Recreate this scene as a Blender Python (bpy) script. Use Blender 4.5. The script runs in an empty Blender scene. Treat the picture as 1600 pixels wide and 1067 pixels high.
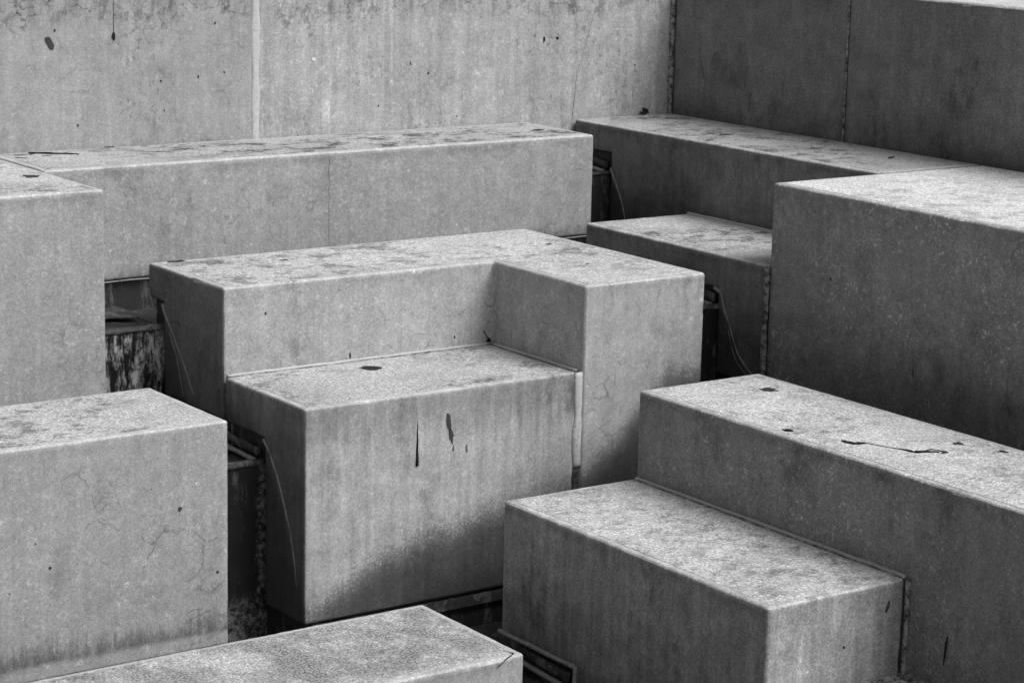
import bpy, bmesh, math, random
from mathutils import Vector, Matrix, noise as mnoise

# ------------------------------------------------------------------ camera, world, sun, exposure
SC = bpy.context.scene
ZO = 3.0                                   # block tops are measured from the long back bench, 3 m above the ground sheet
YAW, PITCH, ROLL = 0.62225296, 0.20839768, 0.02291928
fw = Vector((math.sin(YAW)*math.cos(PITCH), math.cos(YAW)*math.cos(PITCH), -math.sin(PITCH)))
rt = Vector((math.cos(YAW), -math.sin(YAW), 0)); up = rt.cross(fw)
r2 = math.cos(ROLL)*rt + math.sin(ROLL)*up
u2 = -math.sin(ROLL)*rt + math.cos(ROLL)*up
cam = bpy.data.cameras.new('camera'); co = bpy.data.objects.new('camera', cam)
SC.collection.objects.link(co)
m = Matrix((r2, u2, -fw)).transposed().to_4x4(); m.translation = Vector((0, 0, 1.7554 + ZO)); co.matrix_world = m
cam.sensor_width = 36; cam.lens = 3706.8/1600*36
cam.clip_start = .1; cam.clip_end = 2000
SC.camera = co

SUN_EL, SUN_AZ = math.radians(47), math.radians(153)      # azimuth clockwise from +Y
sd = Vector((math.sin(SUN_AZ)*math.cos(SUN_EL), math.cos(SUN_AZ)*math.cos(SUN_EL), math.sin(SUN_EL)))
W = bpy.data.worlds.new('World'); SC.world = W; W.use_nodes = True
nt = W.node_tree; nt.nodes.clear()
sky = nt.nodes.new('ShaderNodeTexSky'); sky.sky_type = 'NISHITA'; sky.sun_disc = False
sky.sun_elevation = SUN_EL; sky.sun_rotation = SUN_AZ; sky.dust_density = 6; sky.air_density = 1.0; sky.ozone_density = 1
bw = nt.nodes.new('ShaderNodeRGBToBW'); bg = nt.nodes.new('ShaderNodeBackground'); wo = nt.nodes.new('ShaderNodeOutputWorld')
nt.links.new(sky.outputs[0], bw.inputs[0]); nt.links.new(bw.outputs[0], bg.inputs[0]); nt.links.new(bg.outputs[0], wo.inputs[0])
bg.inputs[1].default_value = 0.055
sl = bpy.data.lights.new('sun', 'SUN'); sl.energy = 1.62; sl.angle = math.radians(34); sl.color = (1, 1, 1)
so = bpy.data.objects.new('sun', sl); SC.collection.objects.link(so)
so.rotation_euler = sd.to_track_quat('Z', 'Y').to_euler(); so.location = (0, 0, 30)
SC.view_settings.view_transform = 'Standard'; SC.view_settings.look = 'None'
SC.view_settings.exposure = 0.48; SC.view_settings.gamma = 1; SC.view_settings.use_curve_mapping = False

# ------------------------------------------------------------------ node helper
class N:
    def __init__(s, name):
        s.m = bpy.data.materials.new(name); s.m.use_nodes = True; s.t = s.m.node_tree
        s.t.nodes.clear(); s.o = s.t.nodes.new('ShaderNodeOutputMaterial')
        s.b = s.t.nodes.new('ShaderNodeBsdfPrincipled'); s.t.links.new(s.b.outputs[0], s.o.inputs[0])
        g = s.t.nodes.new('ShaderNodeNewGeometry'); s.P = g.outputs['Position']
        x = s.t.nodes.new('ShaderNodeSeparateXYZ'); s.t.links.new(s.P, x.inputs[0]); s.x, s.y, s.z0 = x.outputs
        s.z = s.mt('SUBTRACT', s.z0, ZO)
        nx = s.t.nodes.new('ShaderNodeSeparateXYZ'); s.t.links.new(g.outputs['Normal'], nx.inputs[0]); s.nx, s.ny, s.nz = nx.outputs
    def put(s, sock, v):
        if isinstance(v, (int, float)): sock.default_value = v
        elif isinstance(v, tuple): sock.default_value = v
        else: s.t.links.new(v, sock)
    def mt(s, op, a, b=0.0, c=None, clamp=False):
        n = s.t.nodes.new('ShaderNodeMath'); n.operation = op; n.use_clamp = clamp
        s.put(n.inputs[0], a); s.put(n.inputs[1], b)
        if c is not None: s.put(n.inputs[2], c)
        return n.outputs[0]
    def add(s, a, b): return s.mt('ADD', a, b)
    def sub(s, a, b): return s.mt('SUBTRACT', a, b)
    def mul(s, a, b): return s.mt('MULTIPLY', a, b)
    def inv(s, a): return s.mt('SUBTRACT', 1.0, a)
    def step(s, v, a, b, oa=0.0, ob=1.0, smooth=True):
        n = s.t.nodes.new('ShaderNodeMapRange'); n.interpolation_type = 'SMOOTHSTEP' if smooth else 'LINEAR'
        s.put(n.inputs[0], v)
        for i, q in enumerate((a, b, oa, ob)): s.put(n.inputs[i+1], q)
        return n.outputs[0]
    def vec(s, sc=(1, 1, 1), off=(0, 0, 0), src=None):
        n = s.t.nodes.new('ShaderNodeMapping'); s.put(n.inputs[0], src or s.P)
        n.inputs['Scale'].default_value = sc; n.inputs['Location'].default_value = off; return n.outputs[0]
    def noise(s, scale, detail=4, rough=.55, v=None, dist=0.0, color=False):
        n = s.t.nodes.new('ShaderNodeTexNoise'); s.put(n.inputs['Vector'], v or s.P)
        n.inputs['Scale'].default_value = scale; n.inputs['Detail'].default_value = detail
        n.inputs['Roughness'].default_value = rough; n.inputs['Distortion'].default_value = dist
        return n.outputs['Color' if color else 'Fac']
    def voro(s, scale, v=None, feat='F1'):
        n = s.t.nodes.new('ShaderNodeTexVoronoi'); n.feature = feat
        s.put(n.inputs['Vector'], v or s.P); n.inputs['Scale'].default_value = scale
        return n
    def warp(s, amt, scale, src=None):
        c = s.noise(scale, 3, .6, src, color=True)
        a = s.t.nodes.new('ShaderNodeVectorMath'); a.operation = 'MULTIPLY_ADD'
        s.put(a.inputs[0], c); a.inputs[1].default_value = (amt,)*3
        s.put(a.inputs[2], src or s.P); return a.outputs[0]
    def rnd(s, col):
        x = s.t.nodes.new('ShaderNodeSeparateColor'); s.t.links.new(col, x.inputs[0]); return x.outputs
    def done(s, val, bump=None, bstr=.3, bdist=.004, rough=.8, spec=.25):
        c = s.t.nodes.new('ShaderNodeCombineColor')
        for i in range(3): s.put(c.inputs[i], val)
        s.t.links.new(c.outputs[0], s.b.inputs['Base Color'])
        s.put(s.b.inputs['Roughness'], rough); s.b.inputs['Specular IOR Level'].default_value = spec
        if bump is not None:
            b = s.t.nodes.new('ShaderNodeBump'); b.inputs['Strength'].default_value = bstr; b.inputs['Distance'].default_value = bdist
            s.put(b.inputs['Height'], bump); s.t.links.new(b.outputs[0], s.b.inputs['Normal'])
        return s.m

def mixm(n, base, target, fac):            # base + (target-base)*fac
    return n.add(n.mul(base, n.inv(fac)), n.mul(target, fac))

def concrete(name, base=.36, mott=.10, streak=.10, rings=.5, cracks=.5, seed=0.0, dirt=None, pits=1.0, light_streak=0.0, flecks=.22, micro=1.0):  # dirt: dark patterns, some of them soiling mixed with painted shade
    n = N(name); P = n.vec(off=(seed*3.1, seed*1.7, seed*2.3))
    big = n.noise(1.6, 4, .55, P); mid = n.noise(9, 6, .68, P); fine = n.noise(60, 6, .82, P); grain = n.noise(130, 3, .7, P)
    v = n.add(1.0, n.mul(n.sub(big, .5), mott*4))
    v = n.mul(v, n.add(1.0, n.mul(n.sub(mid, .5), mott*9)))
    v = n.mul(v, n.add(1.0, n.mul(n.sub(fine, .5), 1.05*micro)))
    v = n.mul(v, n.add(1.0, n.mul(n.sub(grain, .5), 1.3*micro)))
    # vertical run marks
    sv = n.vec((11, 11, .55), (seed, seed*2, 0)); st = n.noise(1.6, 5, .65, sv)
    v = n.mul(v, n.add(1.0, n.mul(n.sub(st, .5), streak*9)))
    if light_streak:
        s2 = n.noise(1.0, 3, .5, n.vec((9, 9, .5), (seed*4, 0, 0)))
        msk = n.mul(n.step(s2, .56, .66), n.step(n.noise(1.3, 4, .6, P), .40, .66))
        v = mixm(n, v, n.mul(v, 1+light_streak), msk)
    # cloudy light patches left by dried droplets: small rings
    wp = n.warp(.040, 26, P)
    if rings:
        for sc, th, k in ((14, .20, .55), (21, .20, .75), (30, .22, .8), (44, .25, .7)):
            vo = n.voro(sc, wp); rr = n.rnd(vo.outputs['Color']); d = vo.outputs['Distance']
            rad = n.add(.13, n.mul(rr[1], .15))
            ring = n.step(n.mt('ABSOLUTE', n.sub(d, rad)), .13, .0)
            pres = n.mul(n.mul(n.step(rr[0], .40, .95), n.step(n.noise(2.2, 3, .6, n.vec(off=(sc, seed, 0))), .36, .62)), n.step(n.noise(38, 3, .6, P), .34, .56))
            v = n.mul(v, n.add(1.0, n.mul(n.mul(ring, pres), rings*k*.8)))
            core = n.mul(n.step(d, .16, .0), n.step(rr[2], .70, .80))
            v = n.mul(v, n.add(1.0, n.mul(n.mul(core, n.step(n.noise(3.3, 2, .5, n.vec(off=(sc, 4, 1))), .42, .55)), rings*.40*k)))
    # hairline map cracks
    if cracks:
        for sc, amt, k in ((4.2, .12, .55), (8.5, .07, .45)):
            e = n.voro(sc, n.warp(amt, 7, P), 'DISTANCE_TO_EDGE').outputs['Distance']
            msk = n.step(n.noise(1.5+sc*.3, 3, .6, n.vec(off=(7+sc, seed, 2))), .53, .66)
            line = n.mul(n.mul(n.step(e, .028, .002), msk), n.step(n.noise(14, 4, .7, P), .36, .54))
            v = n.mul(v, n.inv(n.mul(line, cracks*k)))
    hp = n.noise(48, 4, .7, P)
    cl = n.noise(4.2, 8, .76, n.vec((1, 1, .7), (seed, 8, 3))); zn = n.noise(1.3, 3, .5, n.vec(off=(2, seed, 6)))
    v = n.mul(v, n.inv(n.mul(n.mul(n.step(cl, .50, .66), n.step(zn, .42, .60)), mott*4.2)))
    fl = n.noise(34, 6, .84, n.vec((1, 1, .8), (seed, 1, 3)))
    v = n.mul(v, n.inv(n.mul(n.step(fl, .57, .68), .28)))
    v = n.mul(v, n.add(1.0, n.mul(n.step(fl, .43, .31), .25)))
    # pin holes
    vo = n.voro(21, P); rr = n.rnd(vo.outputs['Color'])
    pit = n.mul(n.step(vo.outputs['Distance'], n.add(.05, n.mul(rr[1], .08)), .02), n.step(rr[0], .80, .82))
    vo = n.voro(48, P); rr = n.rnd(vo.outputs['Color'])
    pit2 = n.mul(n.step(vo.outputs['Distance'], .17, .05), n.step(rr[0], .90, .91))
    pit = n.mt('MAXIMUM', pit, pit2)
    v = n.mul(v, n.inv(n.mul(pit, .72*pits)))
    f1 = n.noise(62, 2, .5, n.warp(.03, 20, P)); f2 = n.noise(3.0, 4, .6, n.vec(off=(5, seed, 9)))
    v = n.mul(v, n.add(1.0, n.mul(n.mul(n.step(f1, .60, .72), n.step(f2, .36, .60)), flecks)))
    f3 = n.noise(30, 2, .5, n.warp(.05, 14, n.vec(off=(1, 2, seed))))
    v = n.mul(v, n.add(1.0, n.mul(n.mul(n.step(f3, .63, .72), n.step(f2, .40, .58)), flecks*.8)))
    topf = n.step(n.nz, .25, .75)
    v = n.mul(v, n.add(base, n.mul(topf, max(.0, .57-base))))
    if dirt: v = dirt(n, v, P)
    v = n.mt('MAXIMUM', v, .008)
    h = n.sub(n.add(hp, n.mul(fine, .5)), n.mul(pit, 1.5))
    return n.done(v, h, .22, .004, rough=.78)

def tread_mat(name, base=.52, smudge=.5, seed=0.0, coarse=1.0, extra=None):
    n = N(name); P = n.vec(off=(seed*2.9, seed*1.3, 0))
    g1 = n.noise(100, 3, .8, P); g2 = n.noise(48, 4, .8, P); g3 = n.noise(24, 5, .7, P)
    v = n.add(1.0, n.mul(n.sub(g1, .5), 3.4*coarse))
    v = n.mul(v, n.add(1.0, n.mul(n.sub(g2, .5), 1.9*coarse)))
    v = n.mul(v, n.add(1.0, n.mul(n.sub(g3, .5), .45)))
    v = n.mul(v, n.add(1.0, n.mul(n.sub(n.noise(2.0, 4, .6, P), .5), .55)))
    # worn dirty smudges, elongated and ragged
    rot = n.t.nodes.new('ShaderNodeMapping'); n.put(rot.inputs[0], P); rot.inputs['Rotation'].default_value = (0, 0, math.radians(35))
    rot.inputs['Scale'].default_value = (1.5, 2.0, 1); rot.inputs['Location'].default_value = (seed*2.1, seed, 0)
    s1 = n.noise(3.0, 9, .74, rot.outputs[0], .3); s2 = n.noise(1.0, 3, .5, n.vec(off=(seed, 9, 0)))
    sm = n.mul(n.step(s1, .50, .60), n.step(s2, .36, .56))
    v = n.mul(v, n.inv(n.mul(sm, min(.9, smudge*1.15))))
    s3 = n.noise(1.6, 8, .72, rot.outputs[0]); v = n.mul(v, n.inv(n.mul(n.step(s3, .51, .62), smudge*.35)))
    tiny = n.noise(5.5, 10, .86, rot.outputs[0]); v = n.mul(v, n.inv(n.mul(n.mul(n.step(tiny, .525, .59), n.step(s2, .34, .54)), min(.92, smudge*1.5))))
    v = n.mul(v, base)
    if extra: v = extra(n, v, P)
    v = n.mt('MAXIMUM', v, .01)
    return n.done(v, n.add(g1, n.mul(g2, .8)), .55, .004, rough=.85)

def seal_mat(name, base=.5, dark=.25, fade=False):
    n = N(name); a = n.noise(60, 5, .8); b = n.noise(9, 5, .7)
    v = n.mul(base, n.add(1.0, n.mul(n.sub(a, .5), 1.0)))
    v = mixm(n, v, .03, n.mul(n.step(n.noise(34, 6, .8), .56-dark*.2, .62), n.step(b, .62-dark*.5, .72-dark*.4)))
    return n.done(v, a, .5, .004, rough=.7)

def wet_mat(name, base=.03, light=.30, amt=.5, vert=True, seed=0.0, extra=None):
    n = N(name)
    p = n.vec((7, 7, 1.7) if vert else (3, 3, 3), (seed, seed*3, 0))
    a = n.noise(2.4, 9, .78, p, .1); b = n.noise(26, 8, .84, n.vec((1, 1, .6)))
    msk = n.mul(n.step(a, 0.60-amt*.18, .70-amt*.16), n.step(b, .40, .54))
    v = n.mul(base, n.add(.5, n.mul(n.noise(9, 5, .7), 1.1)))
    v = mixm(n, v, n.mul(light, n.add(.45, n.mul(b, 1.1))), msk)
    if extra: v = extra(n, v)
    return n.done(v, n.add(b, msk), .6, .008, rough=.42, spec=.3)

def flat_mat(name, v0, rough=.8, var=.5):
    n = N(name); a = n.noise(30, 5, .7)
    return n.done(n.mul(v0, n.add(1.0, n.mul(n.sub(a, .5), var*2))), a, .4, .004, rough=rough)

# ---- dark patterns: soiling, and soiling mixed with painted shade
def moss_foot(z_mid, height, strength=.8, clean=None):
    def f(n, v, P):
        st = n.noise(3.0, 5, .7, n.vec((9, 9, 1.3))); sp = n.noise(60, 5, .8, P); w = n.noise(1.3, 3, .5, P)
        t = n.add(n.sub(n.z, z_mid), n.add(n.mul(n.sub(st, .5), -height*1.6), n.mul(n.sub(w, .5), -height*1.6)))
        dn = n.step(t, height*1.3, -height*.5)
        sp2 = n.noise(24, 6, .78, n.vec((1.2, 1.2, .6)))
        msk = n.mul(n.step(n.add(n.add(n.mul(sp, .4), n.mul(sp2, .6)), n.mul(dn, .30)), .62, .78), dn)
        if clean is not None:
            zc = n.add(clean, n.mul(n.sub(n.noise(2.6, 4, .6, P), .5), .045))
            msk = n.mul(msk, n.step(n.z, zc, n.add(zc, .035)))
            v = mixm(n, v, n.mul(v, .35), n.step(n.z, clean-.035, clean-.055))
        return mixm(n, v, n.mul(v, 1-strength), msk)
    return f
def spill(y_lip, z_lip, strength=.55, side=True):        # wet area under the curve of falling water, on a side face
    def f(n, v, P):
        d = n.sub(y_lip, n.y); dd = n.add(n.mul(d, 1.1), n.mul(n.mul(d, d), 2.0))
        drop = n.sub(z_lip, n.z)
        wob = n.mul(n.sub(n.noise(4, 4, .6, n.vec((5, 5, 1))), .5), .08)
        inside = n.step(n.add(n.sub(drop, dd), wob), -.05, .10)
        on = n.mul(n.step(n.nx, -.5, -.7), n.mul(inside, n.step(n.y, y_lip-.62, y_lip-.45)))
        return mixm(n, v, n.mul(v, 1-strength), on)
    return f
def algae_shade(z_hi, z_lo, strength=.5, xmax=99.0):      # ragged algae and damp plus painted shade, darker downwards, on channel (-X) sides
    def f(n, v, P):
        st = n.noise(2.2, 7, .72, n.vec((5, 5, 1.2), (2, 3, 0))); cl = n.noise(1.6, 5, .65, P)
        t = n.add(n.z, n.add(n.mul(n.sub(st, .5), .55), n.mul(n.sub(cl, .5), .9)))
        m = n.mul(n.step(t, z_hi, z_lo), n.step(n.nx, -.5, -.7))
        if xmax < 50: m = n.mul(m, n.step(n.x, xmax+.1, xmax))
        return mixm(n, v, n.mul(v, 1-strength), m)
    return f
def chain(*fs):
    def f(n, v, P):
        for g in fs: v = g(n, v, P)
        return v
    return f
def under_edge(ztop, strength=.35):           # broken dark line below the nosing
    def f(n, v, P):
        st = n.noise(2.0, 5, .7, n.vec((7, 7, 1.5), (3, 1, 0)))
        t = n.add(n.sub(ztop, n.z), n.mul(n.sub(st, .5), -.16))
        msk = n.mul(n.step(t, .085, .02), n.mul(n.step(n.sub(ztop, n.z), .02, .03), n.step(n.noise(3, 3, .5, P), .40, .58)))
        return mixm(n, v, n.mul(v, 1-strength), msk)
    return f

WET = wet_mat('wet_black_concrete', .035, .15, .55, True)
WET_STREAK = wet_mat('lime_streaked_wet_concrete', .010, .62, .80, True, 2.0)
def flaking(n, v):      # lime flaking along the right end and foot of the tall spill wall
    w = n.noise(9, 6, .75); sp = n.noise(40, 6, .8)
    e = n.step(n.add(n.x, n.mul(n.sub(w, .5), .12)), 5.525, 5.56)
    f = n.mul(n.step(n.add(n.z, n.mul(n.sub(w, .5), .25)), -1.90, -1.99), .8)
    return mixm(n, v, .34, n.mul(n.mt('MAXIMUM', e, f), n.step(sp, .42, .62)))
WET_DARK = wet_mat('black_algae_concrete', .022, .16, .34, True, 5.0, flaking)
BED = wet_mat('mottled_wet_channel', .05, .22, .6, False)
SEAL = seal_mat('pale_joint_mortar', .56, .15)
SEAL_D = seal_mat('peppered_joint_mortar', .42, .8)
SEAL_T = seal_mat('dark_joint_mortar', .10, .6)
LIME = flat_mat('lime_crust', .30, .7, .8)
LEDGE = wet_mat('crusted_ledge', .06, .26, .75, False, 4.0)
TAR = flat_mat('dried_tar', .012, .55, .6)
GRIME = flat_mat('dark_grime', .055, .8, .9)
SMUT = flat_mat('faint_grime', .15, .8, .7)
CRUST = seal_mat('flaking_crust', .40, .9)
PALE = flat_mat('chalk', .75, .8, .3)

# ------------------------------------------------------------------ mesh helpers
COL = SC.collection
def link(name, bm, mat, parent=None, smooth=None):
    me = bpy.data.meshes.new(name); bm.to_mesh(me); bm.free()
    o = bpy.data.objects.new(name, me); COL.objects.link(o)
    for q in (mat if isinstance(mat, (list, tuple)) else [mat]): me.materials.append(q)
    if parent is not None:
        o.parent = parent; o.matrix_parent_inverse = Matrix.Translation(parent.location).inverted()
    return o
def thing(name, loc, label, cat, group=None):
    o = bpy.data.objects.new(name, None); COL.objects.link(o); o.location = (loc[0], loc[1], loc[2]+ZO)
    o.empty_display_size = .2; o['label'] = label; o['category'] = cat
    if group: o['group'] = group
    return o
def prism(bm, poly, z0, z1, mi=0):
    lo = [bm.verts.new((x, y, z0+ZO)) for x, y in poly]; hi = [bm.verts.new((x, y, z1+ZO)) for x, y in poly]
    f = [bm.faces.new(hi), bm.faces.new(lo[::-1])]; k = len(poly)
    for i in range(k): f.append(bm.faces.new((lo[i], lo[(i+1) % k], hi[(i+1) % k], hi[i])))
    for q in f: q.material_index = mi
    return f
def rect(x0, x1, y0, y1): return [(x0, y0), (x1, y0), (x1, y1), (x0, y1)]
def inset_poly(poly, d):
    k = len(poly); out = []
    for i in range(k):
        p0, p1, p2 = Vector(poly[i-1]), Vector(poly[i]), Vector(poly[(i+1) % k])
        a = (p1-p0).normalized(); b = (p2-p1).normalized()
        na = Vector((-a.y, a.x)); nb = Vector((-b.y, b.x))
        out.append(tuple(p1 + (na+nb)*d))
    return out
def realize(o):
    dg = bpy.context.evaluated_depsgraph_get(); me = bpy.data.meshes.new_from_object(o.evaluated_get(dg))
    old = o.data; o.modifiers.clear(); o.data = me; me.name = old.name; bpy.data.meshes.remove(old)
def weather_edges(o, seed, amp=.0016):
    # small real unevenness and chips along the arrises
    bm = bmesh.new(); bm.from_mesh(o.data)
    bm.normal_update()
    for v in bm.verts:
        nv = v.normal; edge = max(abs(nv.x), abs(nv.y), abs(nv.z)) < .995
        if not edge:
            v.co += nv*mnoise.noise(v.co*2.2 + Vector((seed, 0, 0)))*.0012; continue
        d = mnoise.noise_vector(v.co*9 + Vector((seed, 0, 0)))*amp*.6 + mnoise.noise_vector(v.co*31 + Vector((seed, 5, 0)))*amp*.45
        q = mnoise.noise(v.co*13 + Vector((0, seed, 3)))
        if q > .50: d += -nv*min(.006, (q-.50)*.05)
        v.co += d
    bm.to_mesh(o.data); bm.free()
def slice_mesh(bm, step=.06):
    # cut the long arrises so the weathering has vertices to move
    bb = [v.co.copy() for v in bm.verts]
    for ax in range(3):
        lo = min(p[ax] for p in bb); hi = max(p[ax] for p in bb); t = lo+step*.6
        while t < hi-.02:
            co_ = Vector((0, 0, 0)); co_[ax] = t; no = Vector((0, 0, 0)); no[ax] = 1
            bmesh.ops.bisect_plane(bm, geom=bm.verts[:]+bm.edges[:]+bm.faces[:], plane_co=co_, plane_no=no, dist=1e-5)
            t += step*random.uniform(.7, 1.3)
def shell(parent, poly, ztop, zbot, mat, cuts=(), seed=0, bevel=.017, name='shell', rough_step=.035):
    bm = bmesh.new(); prism(bm, poly, zbot, ztop)
    o = link(name, bm, [mat, WET], parent)
    if cuts:
        cb = bmesh.new()
        for (x0, x1, y0, y1, z0, z1) in cuts: prism(cb, rect(x0, x1, y0, y1), z0, z1)
        c = link('cutter', cb, WET); c.data.update()
        md = o.modifiers.new('b', 'BOOLEAN'); md.operation = 'DIFFERENCE'; md.object = c; md.solver = 'EXACT'; md.use_self = True
        realize(o); me_c = c.data; bpy.data.objects.remove(c); bpy.data.meshes.remove(me_c)
        xmin = min(v.co.x for v in o.data.vertices); ymin = min(v.co.y for v in o.data.vertices)
        o.data.materials.clear(); o.data.materials.append(mat); o.data.materials.append(WET)
        for p in o.data.polygons:
            ctr = p.center; p.material_index = 0
            if p.normal.x < -.9 and ctr.x < xmin+.002: continue
            if p.normal.y < -.9 and ctr.y < ymin+.002: continue
            for (x0, x1, y0, y1, z0, z1) in cuts:
                if x0-.001 < ctr.x < x1+.001 and y0-.001 < ctr.y < y1+.001 and z0+ZO-.001 < ctr.z < z1+ZO+.001: p.material_index = 1
    md = o.modifiers.new('v', 'BEVEL'); md.width = bevel; md.segments = 4; md.limit_method = 'ANGLE'; md.angle_limit = math.radians(40)
    realize(o)
    bm = bmesh.new(); bm.from_mesh(o.data); slice_mesh(bm, rough_step); bm.normal_update(); bm.to_mesh(o.data); bm.free()
    weather_edges(o, seed)
    for p in o.data.polygons: p.use_smooth = True
    o.data.set_sharp_from_angle(angle=math.radians(25))
    return o
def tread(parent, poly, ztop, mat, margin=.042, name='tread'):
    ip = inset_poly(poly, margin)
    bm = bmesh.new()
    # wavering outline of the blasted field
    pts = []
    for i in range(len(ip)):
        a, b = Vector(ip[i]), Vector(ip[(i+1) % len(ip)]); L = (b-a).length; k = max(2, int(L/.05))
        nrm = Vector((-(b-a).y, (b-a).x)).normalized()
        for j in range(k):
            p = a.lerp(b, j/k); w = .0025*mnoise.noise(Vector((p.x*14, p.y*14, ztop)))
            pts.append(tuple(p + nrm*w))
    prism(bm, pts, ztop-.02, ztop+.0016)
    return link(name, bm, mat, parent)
def plinth(parent, x0, x1, y0, y1, z1, z0, mat=None, ins=.035, name='plinth'):
    bm = bmesh.new(); prism(bm, rect(x0+ins, x1-ins, y0+ins, y1-ins), z0, z1)
    return link(name, bm, mat or WET, parent)
def bar(parent, p0, p1, w, h, mat, name='joint_seal', jit=.002, step=.04, nrm=(0, 0, 1), label=None):
    """a bead from p0 to p1: w wide across, standing h along nrm; uneven like hand-laid mortar"""
    a = Vector(p0) + Vector((0, 0, ZO)); b = Vector(p1) + Vector((0, 0, ZO)); L = (b-a).length
    d = (b-a).normalized(); nn = Vector(nrm).normalized(); s = d.cross(nn).normalized()
    k = max(2, int(L/step)); bm = bmesh.new(); prev = None
    prof = [(-.5, -.6), (-.5, .35), (-.28, .85), (.0, 1), (.28, .85), (.5, .35), (.5, -.6)]
    for i in range(k+1):
        c = a.lerp(b, i/k)
        ww = w*(1 + .35*mnoise.noise(c*11)); hh = h*(1 + .4*mnoise.noise(c*13+Vector((5, 0, 0))))
        c = c + s*jit*mnoise.noise(c*8)*1.5
        ring = [bm.verts.new(c + s*u*ww + nn*v*hh) for u, v in prof]
        if prev:
            for j in range(len(prof)):
                jj = (j+1) % len(prof); bm.faces.new((prev[j], prev[jj], ring[jj], ring[j]))
        else: bm.faces.new(ring)
        prev = ring
    bm.faces.new(prev[::-1]); bmesh.ops.recalc_face_normals(bm, faces=bm.faces[:])
    for f in bm.faces: f.smooth = True
    o = link(name, bm, mat, parent)
    if label: o['label'] = label
    return o
def tube(parent, pts, r, mat, name, flat=1.0):
    """tapered round strand through pts; r = list of radii"""
    bm = bmesh.new(); prev = None; P = [Vector(p)+Vector((0, 0, ZO)) for p in pts]
    for i, c in enumerate(P):
        d = (P[min(i+1, len(P)-1)]-P[max(i-1, 0)]).normalized()
        a = d.orthogonal().normalized(); b = d.cross(a); rr = r[i] if isinstance(r, (list, tuple)) else r
        ring = [bm.verts.new(c + (a*math.cos(t)+b*math.sin(t))*rr) for t in [j*math.pi/3 for j in range(6)]]
        if prev:
            for j in range(6): bm.faces.new((prev[j], prev[(j+1) % 6], ring[(j+1) % 6], ring[j]))
        else: bm.faces.new(ring[::-1])
        prev = ring
    bm.faces.new(prev); bmesh.ops.recalc_face_normals(bm, faces=bm.faces[:])
    for f in bm.faces: f.smooth = True
    return link(name, bm, mat, parent)
def arc(parent, x, ctrl, r, mat=None):
    # lime edge left by the falling water, lying on a channel side face; ctrl = (y, z) points
    P = [Vector((y, z)) for y, z in ctrl]; P = [P[0]*2-P[1]] + P + [P[-1]*2-P[-2]]; pts = []
    for i in range(1, len(P)-2):
        for j in range(7):
            t = j/7; a, b, c, d = P[i-1], P[i], P[i+1], P[i+2]
            q = .5*((2*b) + (c-a)*t + (2*a-5*b+4*c-d)*t*t + (3*b-a-3*c+d)*t**3)
            pts.append(q)
    pts.append(P[-2]); out = []; rad = []
    for i, q in enumerate(pts):
        w = mnoise.noise(Vector((q.x*17, q.y*17, x))); f = i/(len(pts)-1)
        out.append((x+.0015+.002*abs(w), q.x+.004*w, q.y)); rad.append(max(.0022, 1.5*r*(1-.5*f)*(1+.7*w)))
    return tube(parent, out, rad, mat or LIME, 'lime_ridge')
def blot(parent, c, ru, rv, plane, mat=TAR, seed=0, name='stain', rag=.35, rot=0.0, th=.0018, base=None):
    """dried blot with a ragged rim and real (thin) thickness. plane: 'z' flat, 'y' on a -Y face, 'x' on a -X face"""
    off = .0018 if plane == 'z' else .0015
    c = Vector(c) + Vector((0, 0, ZO))
    U, V, Nn = {'z': (Vector((1, 0, 0)), Vector((0, 1, 0)), Vector((0, 0, 1))),
                'y': (Vector((1, 0, 0)), Vector((0, 0, 1)), Vector((0, -1, 0))),
                'x': (Vector((0, -1, 0)), Vector((0, 0, 1)), Vector((-1, 0, 0)))}[plane]
    U, V = U*math.cos(rot)+V*math.sin(rot), V*math.cos(rot)-U*math.sin(rot)
    k = 34; bm = bmesh.new(); rim = []; top = []
    for i in range(k):
        t = 2*math.pi*i/k
        w = 1 + rag*(mnoise.noise(Vector((math.cos(t)*1.6, math.sin(t)*1.6, seed*7.3))) + .5*mnoise.noise(Vector((math.cos(t)*5, math.sin(t)*5, seed*3.1))))
        rim.append(bm.verts.new(c + U*ru*w*math.cos(t) + V*rv*w*math.sin(t) - Nn*.002))
        top.append(bm.verts.new(c + U*ru*w*.9*math.cos(t) + V*rv*w*.9*math.sin(t) + Nn*(off+th)))
    for i in range(k): bm.faces.new((rim[i], rim[(i+1) % k], top[(i+1) % k], top[i]))
    bm.faces.new(top); bmesh.ops.recalc_face_normals(bm, faces=bm.faces[:])
    return link(name, bm, mat, parent)
random.seed(4)

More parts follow.
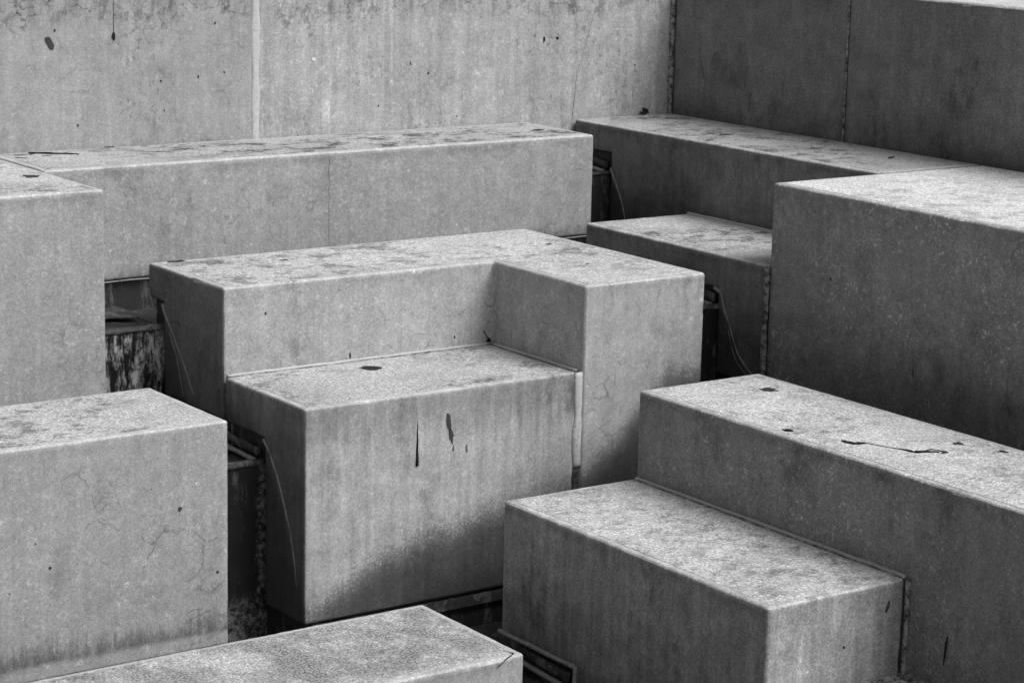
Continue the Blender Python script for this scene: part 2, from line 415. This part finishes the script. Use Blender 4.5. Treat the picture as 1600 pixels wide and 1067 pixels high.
# ------------------------------------------------------------------ the setting: ground and the stepped channel bed
def struct(name, bm, mat):
    o = link(name, bm, mat); o['kind'] = 'structure'; return o
bm = bmesh.new(); prism(bm, rect(-400, 400, -400, 400), -3.2, -3.0)
ng = N('paving'); gv = ng.mul(.22, ng.add(.7, ng.mul(ng.noise(3, 6, .7), .6)))
struct('ground', bm, ng.done(gv, ng.noise(60, 4, .7), .4, .01))
bm = bmesh.new()
for x0, x1, y0, y1, z in (
    (5.12, 5.63, 9.86, 10.86, -1.27), (5.12, 5.63, 10.90, 11.50, -.80), (5.12, 5.63, 8.90, 9.82, -2.16),
    (5.64, 8.78, 11.00, 11.52, -.80), (2.2, 5.11, 8.90, 9.45, -2.16), (5.64, 7.25, 8.90, 9.45, -2.165),
    (7.95, 8.50, 9.86, 11.10, -.775), (7.95, 8.50, 8.85, 9.78, -1.28), (7.26, 7.94, 8.9, 9.43, -2.17), (7.95, 8.50, 5.9, 8.84, -2.1),
    (8.79, 9.30, 11.86, 12.21, -.335), (8.79, 9.30, 11.04, 11.79, -.81), (8.51, 8.78, 11.04, 11.53, -.81),
    (2.2, 5.11, 10.15, 10.80, -1.28),
    (5.90, 6.46, 8.40, 8.89, -2.17), (5.90, 6.46, 5.9, 8.32, -2.72), (2.2, 5.89, 5.9, 8.2, -2.74)):
    prism(bm, rect(x0, x1, y0, y1), -2.99, z)
struct('channel_floor', bm, BED)

# ------------------------------------------------------------------ concrete blocks
GB = 'stepped concrete blocks'; GW = 'tall concrete blocks enclosing the steps'
def block(x0, x1, y0, y1, zt, zb, mat, tmat, label, cuts=(), seed=0, foot=-2.98, group=GB, poly=None, margin=.042, pl=None):
    t = thing('concrete_block', ((x0+x1)/2, (y0+y1)/2, zb), label, 'concrete block', group)
    pg = poly or rect(x0, x1, y0, y1)
    shell(t, pg, zt, zb, mat, cuts, seed)
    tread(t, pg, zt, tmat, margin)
    if pl is None: pl = [(x0, x1, y0, y1)]
    for q in pl: plinth(t, q[0], q[1], q[2], q[3], zb, foot)
    return t

# tall blocks round the back: left wall run
def wall_foot(n, v, P):
    # rain-washed curls just under the rim, and stipple of dark algae towards the benches
    e = n.voro(3.4, n.warp(.45, 4.5, n.vec((1.1, 1, 1.5))), 'DISTANCE_TO_EDGE').outputs['Distance']
    top = n.step(n.add(n.z, n.mul(n.sub(n.noise(1.6, 3, .5, P), .5), .4)), .62, .74)
    v = n.mul(v, n.inv(n.mul(n.mul(n.mul(n.step(e, .030, .004), n.step(n.noise(7, 4, .7, P), .40, .62)), top), .65)))
    v = n.mul(v, n.inv(n.mul(n.mul(n.step(n.noise(9, 7, .75, n.vec((1.5, 1.5, 1))), .52, .60), top), .38)))
    v = n.mul(v, n.inv(n.mul(n.mul(n.step(n.noise(5, 5, .65, n.vec((2.2, 2.2, .8))), .52, .64), top), .28)))
    sp = n.noise(26, 6, .78, n.vec((1.3, 1.3, .8)))
    zone = n.step(n.noise(1.7, 3, .5, n.vec((1, 1, 1.2), (4, 0, 0))), .46, .62)
    v = n.mul(v, n.inv(n.mul(n.mul(n.step(sp, .52, .66), zone), .48)))
    return v
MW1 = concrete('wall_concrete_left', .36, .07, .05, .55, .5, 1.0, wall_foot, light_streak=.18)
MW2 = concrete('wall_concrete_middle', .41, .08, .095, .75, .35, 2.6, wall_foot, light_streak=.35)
def scratches(n, v, P):
    e = n.voro(1.1, n.warp(.35, 1.2, n.vec(off=(2, 5.3, 1))), 'DISTANCE_TO_EDGE').outputs['Distance']
    k = n.mul(n.mul(n.step(e, .0035, .0005), n.step(n.noise(1.3, 2, .5, n.vec(off=(9, 2, 2))), .55, .62)), n.step(n.noise(9, 4, .7), .42, .60))
    return mixm(n, v, n.mul(v, 1.7), n.mul(k, .7))
MW3 = concrete('wall_concrete_right', .225, .125, .06, .35, .4, 4.0, micro=1.6, dirt= chain(scratches, algae_shade(.35, -.1, .35)))
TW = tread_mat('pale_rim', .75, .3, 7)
t = block(2.2, 6.851, 12.215, 13.0, .9, -.9, MW1, TW, 'tall light grey concrete block behind the long bench, left of the pale vertical joint', group=GW, seed=1)
bar(t, (6.868, 12.220, -.9), (6.868, 12.220, .89), .056, .010, SEAL, nrm=(0, -1, 0), jit=.001)
blot(t, (5.567, 12.215, .597), .020, .046, 'y', GRIME, 1, rag=.25, rot=.5); blot(t, (5.956, 12.215, .622), .011, .022, 'y', TAR, 2)
blot(t, (5.598, 12.215, .664), .006, .007, 'y', TAR, 3); tube(t, [(5.957, 12.2145, .64+.02*i) for i in range(12)], [.0022]*12, GRIME, 'drip')
for i, (x, z) in enumerate(((6.25, .36), (6.49, .375), (6.66, .395), (6.27, .19), (5.73, .13), (6.6, .68))):
    blot(t, (x, 12.215, z), random.uniform(.003, .005), random.uniform(.005, .010), 'y', TAR, 10+i, rag=.6, rot=random.uniform(-.5, .5))
t = block(6.885, 10.8, 12.215, 13.0, .9, -.9, MW2, TW, 'tall streaky light concrete block between the pale vertical joint and the dark right wall', group=GW, seed=2)
bar(t, (9.998, 12.205, -.02), (9.998, 12.205, .89), .034, .014, SEAL_D, nrm=(-1, -1, 0), step=.02)
blot(t, (7.262, 12.215, .449), .013, .013, 'y', PALE, 4)
for i, (x, z, a, b) in enumerate(((8.958, .517, .008, .020), (9.064, .522, .010, .010), (7.95, .40, .003, .012), (8.08, .335, .006, .009),
        (7.72, .15, .004, .006), (8.30, .06, .004, .004), (9.70, .33, .005, .005))):
    blot(t, (x, 12.215, z), a, b, 'y', TAR, 30+i, rag=.5, rot=random.uniform(-.4, .4))
# a long wandering crack
pts = []; x = 9.43
for i in range(46):
    z = .86-.02*i; x += -.0065*(1 if 8 < i < 30 else .3) + .006*mnoise.noise(Vector((i*.5, 3, 0))); pts.append((x-.05, 12.2155, z))
tube(t, pts, [.0012+.0012*abs(mnoise.noise(Vector((i*.4, 0, 0)))) for i in range(46)], GRIME, 'crack')
# right wall run
t = block(10.014, 11.3, 10.562, 12.2, .9, -.9, MW3, TW, 'tall dark concrete block at the back right corner, left of the thin vertical joint', group=GW, seed=3)
bar(t, (10.016, 10.554, -.02), (10.016, 10.554, .89), .017, .006, SEAL_D, nrm=(-1, 0, 0), step=.02)
blot(t, (10.014, 11.765, .383), .045, .062, 'x', SMUT, 6, rag=.2); 
for i, (y, z) in enumerate(((11.90, .312), (11.91, .35), (11.89, .28))):
    blot(t, (10.014, y, z), .008, .018, 'x', SMUT, 60+i, rag=.7)
t = block(10.014, 11.3, 6.6, 10.546, .9, -.9, MW3, TW, 'tall dark concrete block at the far right with its bright rim in view', group=GW, seed=4)
for k, c in enumerate((((10.242, .727), (10.17, .70), (10.12, .66), (10.08, .60), (10.03, .55), (9.95, .49)), ((9.45, .60), (9.36, .53), (9.25, .47), (9.13, .40)), ((9.62, .36), (9.55, .31), (9.50, .26)))):
    tube(t, [(10.0135, y, z) for y, z in c], [.0008]+[.0016]*(len(c)-2)+[.0008], LIME, 'scratch')

# benches against the walls
SM = .62
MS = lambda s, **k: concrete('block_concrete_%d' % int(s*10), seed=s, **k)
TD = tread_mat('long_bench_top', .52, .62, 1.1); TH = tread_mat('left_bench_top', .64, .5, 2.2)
D = block(5.188, 8.818, 11.478, 12.2, 0, -.62, MS(1.3, base=.36, mott=.07, streak=.05, rings=.8, cracks=.6, dirt=chain(under_edge(0, .25), moss_foot(-.60, .10, .45))), TD,
    'long low concrete bench block lying against the light back wall', seed=5)
bar(D, (5.181, 11.48, 0), (5.181, 12.2, 0), .014, .006, SEAL, step=.03)
tube(D, [(6.93+.008*mnoise.noise(Vector((i*.6, 0, 0))), 11.4785, -.03-.025*i) for i in range(23)], [.0016]*23, SMUT, 'crack')
bar(D, (5.17, 11.478, -.625), (8.81, 11.478, -.625), .007, .004, LIME, name='lip', nrm=(0, -1, 0), step=.05)
blot(D, (8.624, 11.803, 0), .055, .030, 'z', TAR, 7, rot=.3); 
for i, (x, y, a, b, r) in enumerate(((5.40, 12.10, .03, .012, .6), (5.50, 12.13, .035, .010, -.5), (5.58, 12.03, .05, .010, -.6), (5.32, 12.08, .03, .014, -.3), (5.44, 12.0, .03, .008, .1), (5.28, 11.98, .03, .012, -.6))):
    blot(D, (x, y, 0), a, b, 'z', TAR, 80+i, rot=r, rag=.9)
tube(D, [(5.39+.028*i, 12.13-.020*i+.008*math.sin(i*1.3), .006) for i in range(9)], [.004]*9, TAR, 'twig')
blot(D, (5.91, 12.19, 0), .035, .01, 'z', TAR, 89)
Hb = block(2.2, 5.174, 10.735, 12.2, 0, -1.12, MS(2.1, base=.36, mott=.07, streak=.05, rings=.9, cracks=.5, dirt=under_edge(0, .2)), TH,
    'light concrete block at the left edge, level with the long bench behind it', seed=6)
blot(Hb, (5.03, 11.31, 0), .055, .05, 'z', GRIME, 9, rag=.8, rot=.5)
E_ = block(9.209, 10.003, 9.405, 12.2, 0, -1.0, MS(3.3, base=.205, micro=1.5, mott=.12, streak=.08, rings=.35, cracks=.4, dirt=chain(under_edge(0, .3), spill(11.80, -.28, .4), algae_shade(-.1, -.6, .5))), tread_mat('far_right_bench_top', .50, .58, 3.4),
    'dark-faced concrete bench block running along the dark right wall', cuts=((9.1, 9.255, 11.81, 12.3, -1.1, -.175),), seed=7)
blot(E_, (9.56, 11.12, 0), .035, .02, 'z', TAR, 11, rag=.8); blot(E_, (9.739, 9.848, 0), .045, .016, 'z', TAR, 12, rag=.9, rot=.6)
bar(E_, (9.22, 9.396, 0), (9.98, 9.396, 0), .012, .004, SEAL, step=.03)
arc(E_, 9.209, ((11.81, -.27), (11.77, -.33), (11.717, -.41), (11.68, -.48), (11.643, -.576), (11.62, -.66)), .007)
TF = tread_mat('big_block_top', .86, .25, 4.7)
F_ = block(8.42, 10.003, 5.9, 9.387, 0, -1.98, MS(4.4, base=.31, micro=1.5, mott=.115, streak=.035, flecks=1.1, rings=.9, cracks=.35, dirt=chain(under_edge(0, .15), scratches, algae_shade(-.5, -1.1, .45))), TF,
    'large dark-sided concrete block with a bright top at the right edge', seed=8)
for i, (y, z, a, b) in enumerate(((8.276, -.82, .004, .03), (8.908, -.443, .008, .012))):
    blot(F_, (8.42, y, z), a*.7, b*.8, 'x', GRIME, 90+i, rag=.4, rot=.1)
L_ = block(8.42, 9.20, 9.405, 11.02, -.45, -1.12, MS(5.2, base=.23, micro=1.5, mott=.10, streak=.09, rings=.4, cracks=.4, dirt=chain(under_edge(-.45, .35), spill(9.80, -.66, .4), algae_shade(-.6, -1.1, .5))), tread_mat('middle_right_top', .58, .55, 5.1),
    'small low concrete block behind the bright-topped one, dark face with a lime curve', cuts=((8.3, 8.465, 9.80, 11.1, -1.3, -.64),), seed=9)
bar(L_, (8.405, 9.388, -1.12), (8.405, 9.388, -.452), .034, .010, SEAL_D, nrm=(-1, 0, 0), step=.025)
bar(L_, (9.195, 9.42, -.448), (9.195, 11.01, -.448), .020, .012, SEAL, nrm=(-1, 0, 1), step=.04)
arc(L_, 8.42, ((9.83, -.642), (9.775, -.665), (9.745, -.74), (9.69, -.835), (9.63, -.949), (9.56, -1.02), (9.47, -1.08)), .006)
arc(L_, 8.42, ((9.70, -.86), (9.665, -.95), (9.61, -1.03), (9.52, -1.09)), .003)

# L-shaped block in the middle and the block in its nook
PB = [(5.56, 10.215), (7.193, 10.215), (7.193, 9.396), (7.985, 9.396), (7.985, 11.03), (5.56, 11.03)]
def b_front(n, v, P):  # speckled damp low on the front, mixed with painted shade of the long block
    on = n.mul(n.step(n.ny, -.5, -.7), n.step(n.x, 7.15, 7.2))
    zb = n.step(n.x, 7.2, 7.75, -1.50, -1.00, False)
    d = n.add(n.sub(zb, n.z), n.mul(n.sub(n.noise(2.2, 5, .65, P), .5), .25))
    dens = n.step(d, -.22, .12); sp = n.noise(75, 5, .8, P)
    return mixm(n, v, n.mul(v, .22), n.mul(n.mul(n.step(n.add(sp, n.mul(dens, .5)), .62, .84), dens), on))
B_ = block(5.56, 7.985, 9.396, 11.03, -.45, -1.98, MS(6.5, base=.40, mott=.08, streak=.06, rings=.7, cracks=.9, dirt=chain(under_edge(-.45, .15), b_front, spill(10.86, -.66, .4), algae_shade(.1, -.6, .50, 6.0), algae_shade(-.8, -1.3, .35, 6.0))), tread_mat('l_block_top', .65, .42, 6.3),
    'L-shaped concrete block in the middle, wrapping round the lower block in its nook', seed=10, poly=PB,
    cuts=((5.4, 5.60, 10.86, 11.2, -2.2, -.63), (5.4, 5.60, 10.19, 11.2, -2.2, -1.12)), pl=[(5.6, 7.985, 10.215, 11.03), (7.193, 7.985, 9.396, 10.2)])
arc(B_, 5.56, ((10.87, -.64), (10.83, -.70), (10.74, -.80), (10.66, -.889), (10.60, -.96), (10.53, -1.06)), .006)
arc(B_, 5.56, ((10.80, -.78), (10.73, -.87), (10.68, -.98), (10.64, -1.09)), .004)
arc(B_, 5.56, ((11.02, -.60), (10.98, -.66), (10.93, -.70)), .005)
blot(B_, (7.775, 10.504, -.45), .020, .016, 'z', TAR, 13); blot(B_, (7.582, 9.896, -.45), .012, .008, 'z', TAR, 14)
blot(B_, (5.70, 10.99, -.45), .05, .02, 'z', TAR, 15, rag=.9); blot(B_, (6.22, 10.757, -.45), .022, .01, 'z', TAR, 16, rag=.8)
for i, (x, z) in enumerate(((6.3, -.87), (5.8, -.60), (6.95, -.84))):
    blot(B_, (x, 10.215, z), .004, .008 if i else .014, 'y', TAR, 110+i, rag=.5)
blot(B_, (7.175, 10.215, -.880), .016, .012, 'y', TAR, 17, rag=.9)
tube(B_, [(7.165-.006*i, 10.21, -.87+.010*i) for i in range(6)], [.0022]*6, TAR, 'twig')
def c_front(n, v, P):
    # damp, algae-speckled corner low on the front, cast shade of the step block painted in
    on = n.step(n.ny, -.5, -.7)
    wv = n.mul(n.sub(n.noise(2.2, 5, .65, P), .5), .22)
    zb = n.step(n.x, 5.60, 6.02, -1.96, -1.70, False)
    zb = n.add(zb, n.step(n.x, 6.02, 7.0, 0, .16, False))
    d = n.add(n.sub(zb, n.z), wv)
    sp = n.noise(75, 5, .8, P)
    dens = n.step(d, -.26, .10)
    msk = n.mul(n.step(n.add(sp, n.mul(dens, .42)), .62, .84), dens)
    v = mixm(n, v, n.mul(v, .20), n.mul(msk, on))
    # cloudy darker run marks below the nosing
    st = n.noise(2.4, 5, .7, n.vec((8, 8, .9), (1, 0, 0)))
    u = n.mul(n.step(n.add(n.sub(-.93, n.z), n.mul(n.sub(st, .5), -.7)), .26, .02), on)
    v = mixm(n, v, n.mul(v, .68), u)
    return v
C_ = block(5.56, 7.176, 9.415, 10.20, -.9, -1.97, MS(7.7, base=.42, mott=.11, streak=.11, rings=.35, cracks=.25, dirt=chain(c_front, spill(9.81, -1.14, .4), algae_shade(-.45, -1.30, .66))), tread_mat('nook_block_top', .56, .42, 7.2),
    'concrete block set in the nook of the L-shaped block, round dark blot on its top', seed=11, cuts=((5.4, 5.60, 9.80, 10.4, -2.2, -1.125),))
arc(C_, 5.56, ((9.81, -1.13), (9.74, -1.20), (9.68, -1.28), (9.634, -1.36), (9.58, -1.47), (9.53, -1.60), (9.50, -1.72), (9.485, -1.83)), .006)
bar(C_, (5.58, 10.209, -.897), (7.17, 10.209, -.897), .016, .008, SEAL, nrm=(0, -1, 1))
bar(C_, (5.58, 10.190, -.899), (7.17, 10.190, -.899), .012, .003, SEAL_D, nrm=(0, 0, 1))
bar(C_, (7.184, 9.44, -.897), (7.184, 10.19, -.897), .018, .010, SEAL, nrm=(-.4, 0, 1))
bar(C_, (7.184, 9.414, -.90), (7.184, 9.414, -1.40), .062, .012, SEAL, nrm=(0, -1, 0), step=.025)
bar(C_, (7.184, 9.416, -1.40), (7.184, 9.416, -1.97), .058, .009, SEAL_T, nrm=(0, -1, 0), step=.025, label='darkened lower length of the mortar joint')
bar(C_, (5.563, 10.206, -1.12), (5.563, 10.206, -.93), .022, .002, SEAL_T, nrm=(-1, 0, 0), step=.03, label='dark mortar joint on the shaded side')
blot(C_, (6.300, 10.018, -.9), .058, .050, 'z', TAR, 18, rag=.3, rot=-.9)
tube(C_, [(6.197+.001*math.sin(i), 9.4145, -1.03-.0135*i) for i in range(18)], [.0015+.0004*i if i < 15 else .009 for i in range(18)], TAR, 'drip')
blot(C_, (6.380, 9.415, -1.06), .014, .055, 'y', GRIME, 19, rag=.5, rot=.12); blot(C_, (6.395, 9.415, -1.13), .013, .040, 'y', GRIME, 20, rag=.6, rot=.1)
blot(C_, (6.41, 9.415, -1.20), .006, .012, 'y', SMUT, 21, rag=.6); blot(C_, (6.49, 9.415, -1.21), .006, .022, 'y', SMUT, 22, rag=.6)
# crust ledge under its front foot
bm = bmesh.new(); prism(bm, rect(5.62, 7.17, 9.423, 9.50), -2.04, -1.985); link('ledge', bm, LEDGE, C_)

# front row
G_ = block(2.2, 5.148, 9.41, 10.20, -.9, -1.99, MS(8.9, base=.355, mott=.06, streak=.05, rings=.8, cracks=.7, dirt=chain(under_edge(-.9, .1), moss_foot(-1.86, .17, .60, -1.93))), tread_mat('left_front_top', .62, .45, 8.1),
    'broad light concrete block at the left, lower front, with moss along its foot', seed=12)
for i, (x, z, r) in enumerate(((4.246, -1.463, .012), (4.894, -1.286, .016), (5.088, -1.619, .012), (4.178, -1.342, .006), (4.75, -1.17, .004), (4.31, -1.10, .004), (4.05, -1.55, .005))):
    blot(G_, (x, 9.41, z), r*.55, r*.6, 'y', GRIME, 130+i, rag=.6)
def m_top(n, v, P):
    a = n.noise(2.4, 6, .7, n.vec((1.6, .9, 1), (3, 1, 0))); g = n.noise(80, 3, .8)
    k = n.mul(n.step(a, .40, .60), n.step(n.y, 8.16, 8.32))
    return mixm(n, v, n.mul(.16, n.step(g, .40, .60, .30, 3.2)), n.mul(k, .85))
M_ = block(2.2, 5.951, 8.145, 8.975, -1.8, -2.7, MS(9.6, base=.40, mott=.07, streak=.05, rings=.5, cracks=.3, dirt=under_edge(-1.8, .2)), tread_mat('lowest_block_top', .56, .3, 9.4, 1.25, m_top),
    'lowest concrete block at the bottom edge, dark damp patch on its coarse top', seed=13)
tube(M_, [(5.80, 8.138, -1.835), (5.83, 8.138, -1.815), (5.86, 8.142, -1.800), (5.885, 8.15, -1.796), (5.905, 8.165, -1.796), (5.895, 8.185, -1.796)], [.0022, .0015, .003, .002, .0035, .0015], TAR, 'drip')
J_ = block(7.195, 7.98, 4.6, 8.942, -.9, -1.98, MS(10.5, base=.29, micro=1.5, mott=.09, streak=.05, flecks=.8, rings=.8, cracks=.35, dirt=chain(under_edge(-.9, .25), scratches, algae_shade(-1.2, -1.9, .3))), tread_mat('right_front_top', .70, .36, 10.3),
    'long dark-sided concrete block, black blots and a squiggle on its pale top', seed=14)
blot(J_, (7.283, 7.940, -.9), .024, .030, 'z', TAR, 23, rag=.5)
blot(J_, (7.372, 7.628, -.9), .022, .045, 'z', TAR, 24, rag=.6); blot(J_, (7.400, 7.590, -.9), .028, .020, 'z', TAR, 25, rag=.7)
sq = [(7.41, 7.60), (7.43, 7.591), (7.445, 7.53), (7.464, 7.477), (7.482, 7.43), (7.499, 7.39), (7.50, 7.36), (7.504, 7.334), (7.56, 7.335), (7.609, 7.338), (7.625, 7.30), (7.63, 7.26), (7.60, 7.265)]
tube(J_, [(x, y, -.897) for x, y in sq], [.002, .002, .0025, .002, .003, .006, .008, .009, .003, .004, .004, .006, .003], TAR, 'trickle')
tube(J_, [(7.504, 7.334, -.895), (7.54, 7.32, -.895), (7.575, 7.303, -.895), (7.60, 7.28, -.895)], [.009, .007, .004, .003], TAR, 'trickle')
blot(J_, (7.866, 7.147, -.9), .02, .02, 'z', TAR, 26, rag=.8); blot(J_, (7.76, 8.62, -.9), .035, .05, 'z', GRIME, 27, rag=.8); blot(J_, (7.8, 7.35, -.9), .022, .03, 'z', GRIME, 28, rag=.8)
blot(J_, (7.195, 6.783, -1.61), .006, .07, 'x', TAR, 29, rag=.4, rot=-.08)
for i, (y, z, l, r) in enumerate(((6.87, -1.04, .03, .5), (6.71, -1.08, .02, .2), (6.70, -1.11, .022, .5), (6.80, -1.10, .02, .3), (6.66, -1.17, .03, .4), (6.68, -1.42, .015, .5), (6.63, -1.35, .02, .5))):
    tube(J_, [(7.1945, y-math.sin(r)*l*s, z+math.cos(r)*l*s) for s in (-1, 0, 1)], [.001, .0022, .001], LIME, 'scratch')
def n_side(n, v, P):
    return v
N_ = block(6.388, 7.178, 7.03, 8.945, -1.35, -2.7, MS(11.6, base=.35, micro=1.5, mott=.12, streak=.14, rings=.5, cracks=.25, dirt=chain(under_edge(-1.35, .25), moss_foot(-2.0, .12, .4), algae_shade(-1.6, -2.1, .45))), tread_mat('front_step_top', .65, .34, 11.7),
    'concrete step block at the lower right, standing against the long dark-sided block', seed=15, cuts=((6.3, 6.44, 8.35, 9.1, -2.9, -2.01),))
bar(N_, (6.382, 8.34, -2.005), (6.382, 8.95, -2.005), .022, .012, LIME, name='lip', nrm=(-1, 0, 0))
bar(N_, (6.386, 8.34, -2.65), (6.386, 8.34, -2.0), .022, .010, LIME, name='lip', nrm=(-1, 0, 0))
bar(N_, (7.187, 7.04, -1.348), (7.187, 8.93, -1.348), .020, .010, SEAL, nrm=(-.5, 0, 1))
bar(N_, (7.168, 7.06, -1.349), (7.168, 8.92, -1.349), .014, .003, SEAL_D, nrm=(0, 0, 1))
bar(N_, (7.186, 7.018, -1.8), (7.186, 7.018, -1.352), .026, .012, SEAL_D, nrm=(-.3, -1, 0), step=.02)
blot(N_, (7.08, 7.03, -1.46), .008, .03, 'y', GRIME, 31, rag=.6, rot=-.4); blot(N_, (6.83, 7.03, -1.60), .006, .006, 'y', TAR, 32)
O_ = block(6.40, 7.178, 4.6, 7.022, -1.8, -2.7, MS(12.2, base=.36, mott=.08, streak=.05), tread_mat('lower_step_top', .50, .45, 12.1),
    'lowest step block at the lower right corner, only its top edge in view', seed=16)
bar(O_, (6.42, 7.018, -1.795), (7.18, 7.018, -1.795), .045, .014, SEAL_D, nrm=(0, -.6, 1), step=.03)
bar(O_, (7.183, 4.7, -1.795), (7.183, 7.01, -1.795), .045, .014, SEAL_D, nrm=(-.6, 0, 1), step=.03)

# ------------------------------------------------------------------ weirs: where the water used to spill between the blocks
def weir(x0, x1, y, zt, zb, mat, label, back=.35, ledge=True):
    t = thing('weir', ((x0+x1)/2, y, zb), label, 'weir', 'spill walls in the channels')
    bm = bmesh.new(); prism(bm, rect(x0, x1, y, y+.05), zb, zt-.012)
    link('spill_wall', bm, mat, t)
    bar(t, (x0, y+.022, zt-.014), (x1, y+.022, zt-.014), .062, .014, LEDGE, name='lip', step=.03)
    if ledge:
        bar(t, (x1-.018, y+.05, zt+.02), (x1-.018, y+.05+back, zt+.055), .022, .03, LEDGE, name='ledge', nrm=(0, 0, 1))
        bar(t, (x1-.05, y+.05, zt-.01), (x1-.05, y+.05+back, zt+.02), .03, .012, LIME, name='ledge', nrm=(0, 0, 1))
    return t
weir(5.176, 5.599, 10.865, -.75, -1.30, WET_STREAK, 'black and white streaked spill wall left of the L-shaped block', .14, False)
weir(5.150, 5.599, 9.835, -1.24, -2.2, WET_DARK, 'tall black spill wall between the left front block and the nook block', .85)
weir(7.987, 8.464, 9.80, -.73, -1.30, wet_mat('peppered_wet_concrete', .025, .25, .40, True, 8.0), 'narrow speckled spill wall between the L-shaped block and the small right block', .5)
weir(8.820, 9.254, 11.82, -.29, -.84, WET, 'small dark spill wall at the end of the long bench', .3)
weir(5.953, 6.439, 8.37, -2.12, -2.75, WET, 'low dark spill wall below the front step block', .5)
# crusted shelf along the foot of the long bench
bar(D, (5.165, 11.37, -.775), (5.60, 11.37, -.775), .26, .012, LEDGE, name='shelf', jit=.002, step=.03)
# dead leaves caught in the back corner
t = thing('leaf_clump', (9.78, 12.17, .0), 'small black clump of dead leaves against the back wall, on the right bench', 'leaves')
random.seed(9)
for k in range(7):
    a = random.uniform(0, 6.28); l = random.uniform(.02, .04); c = Vector((9.775+random.uniform(-.03, .03), 12.185+random.uniform(-.012, .005), .012+random.uniform(0, .045)+ZO))
    d = Vector((math.cos(a), .3*math.sin(a), random.uniform(.0, .9))).normalized(); s = d.cross(Vector((.2, -1, .3))).normalized()
    bm = bmesh.new(); vs = [c-d*l, c-d*l*.2+s*l*.45+Vector((0, -.006, 0)), c+d*l, c-d*l*.1-s*l*.4]
    lo = [bm.verts.new(v) for v in vs]; hi = [bm.verts.new(v+Vector((0, -.002, .001))) for v in vs]
    bm.faces.new(lo); bm.faces.new(hi[::-1])
    for i in range(4): bm.faces.new((lo[i], lo[(i+1) % 4], hi[(i+1) % 4], hi[i]))
    bmesh.ops.recalc_face_normals(bm, faces=bm.faces[:])
    link('leaf', bm, TAR, t)
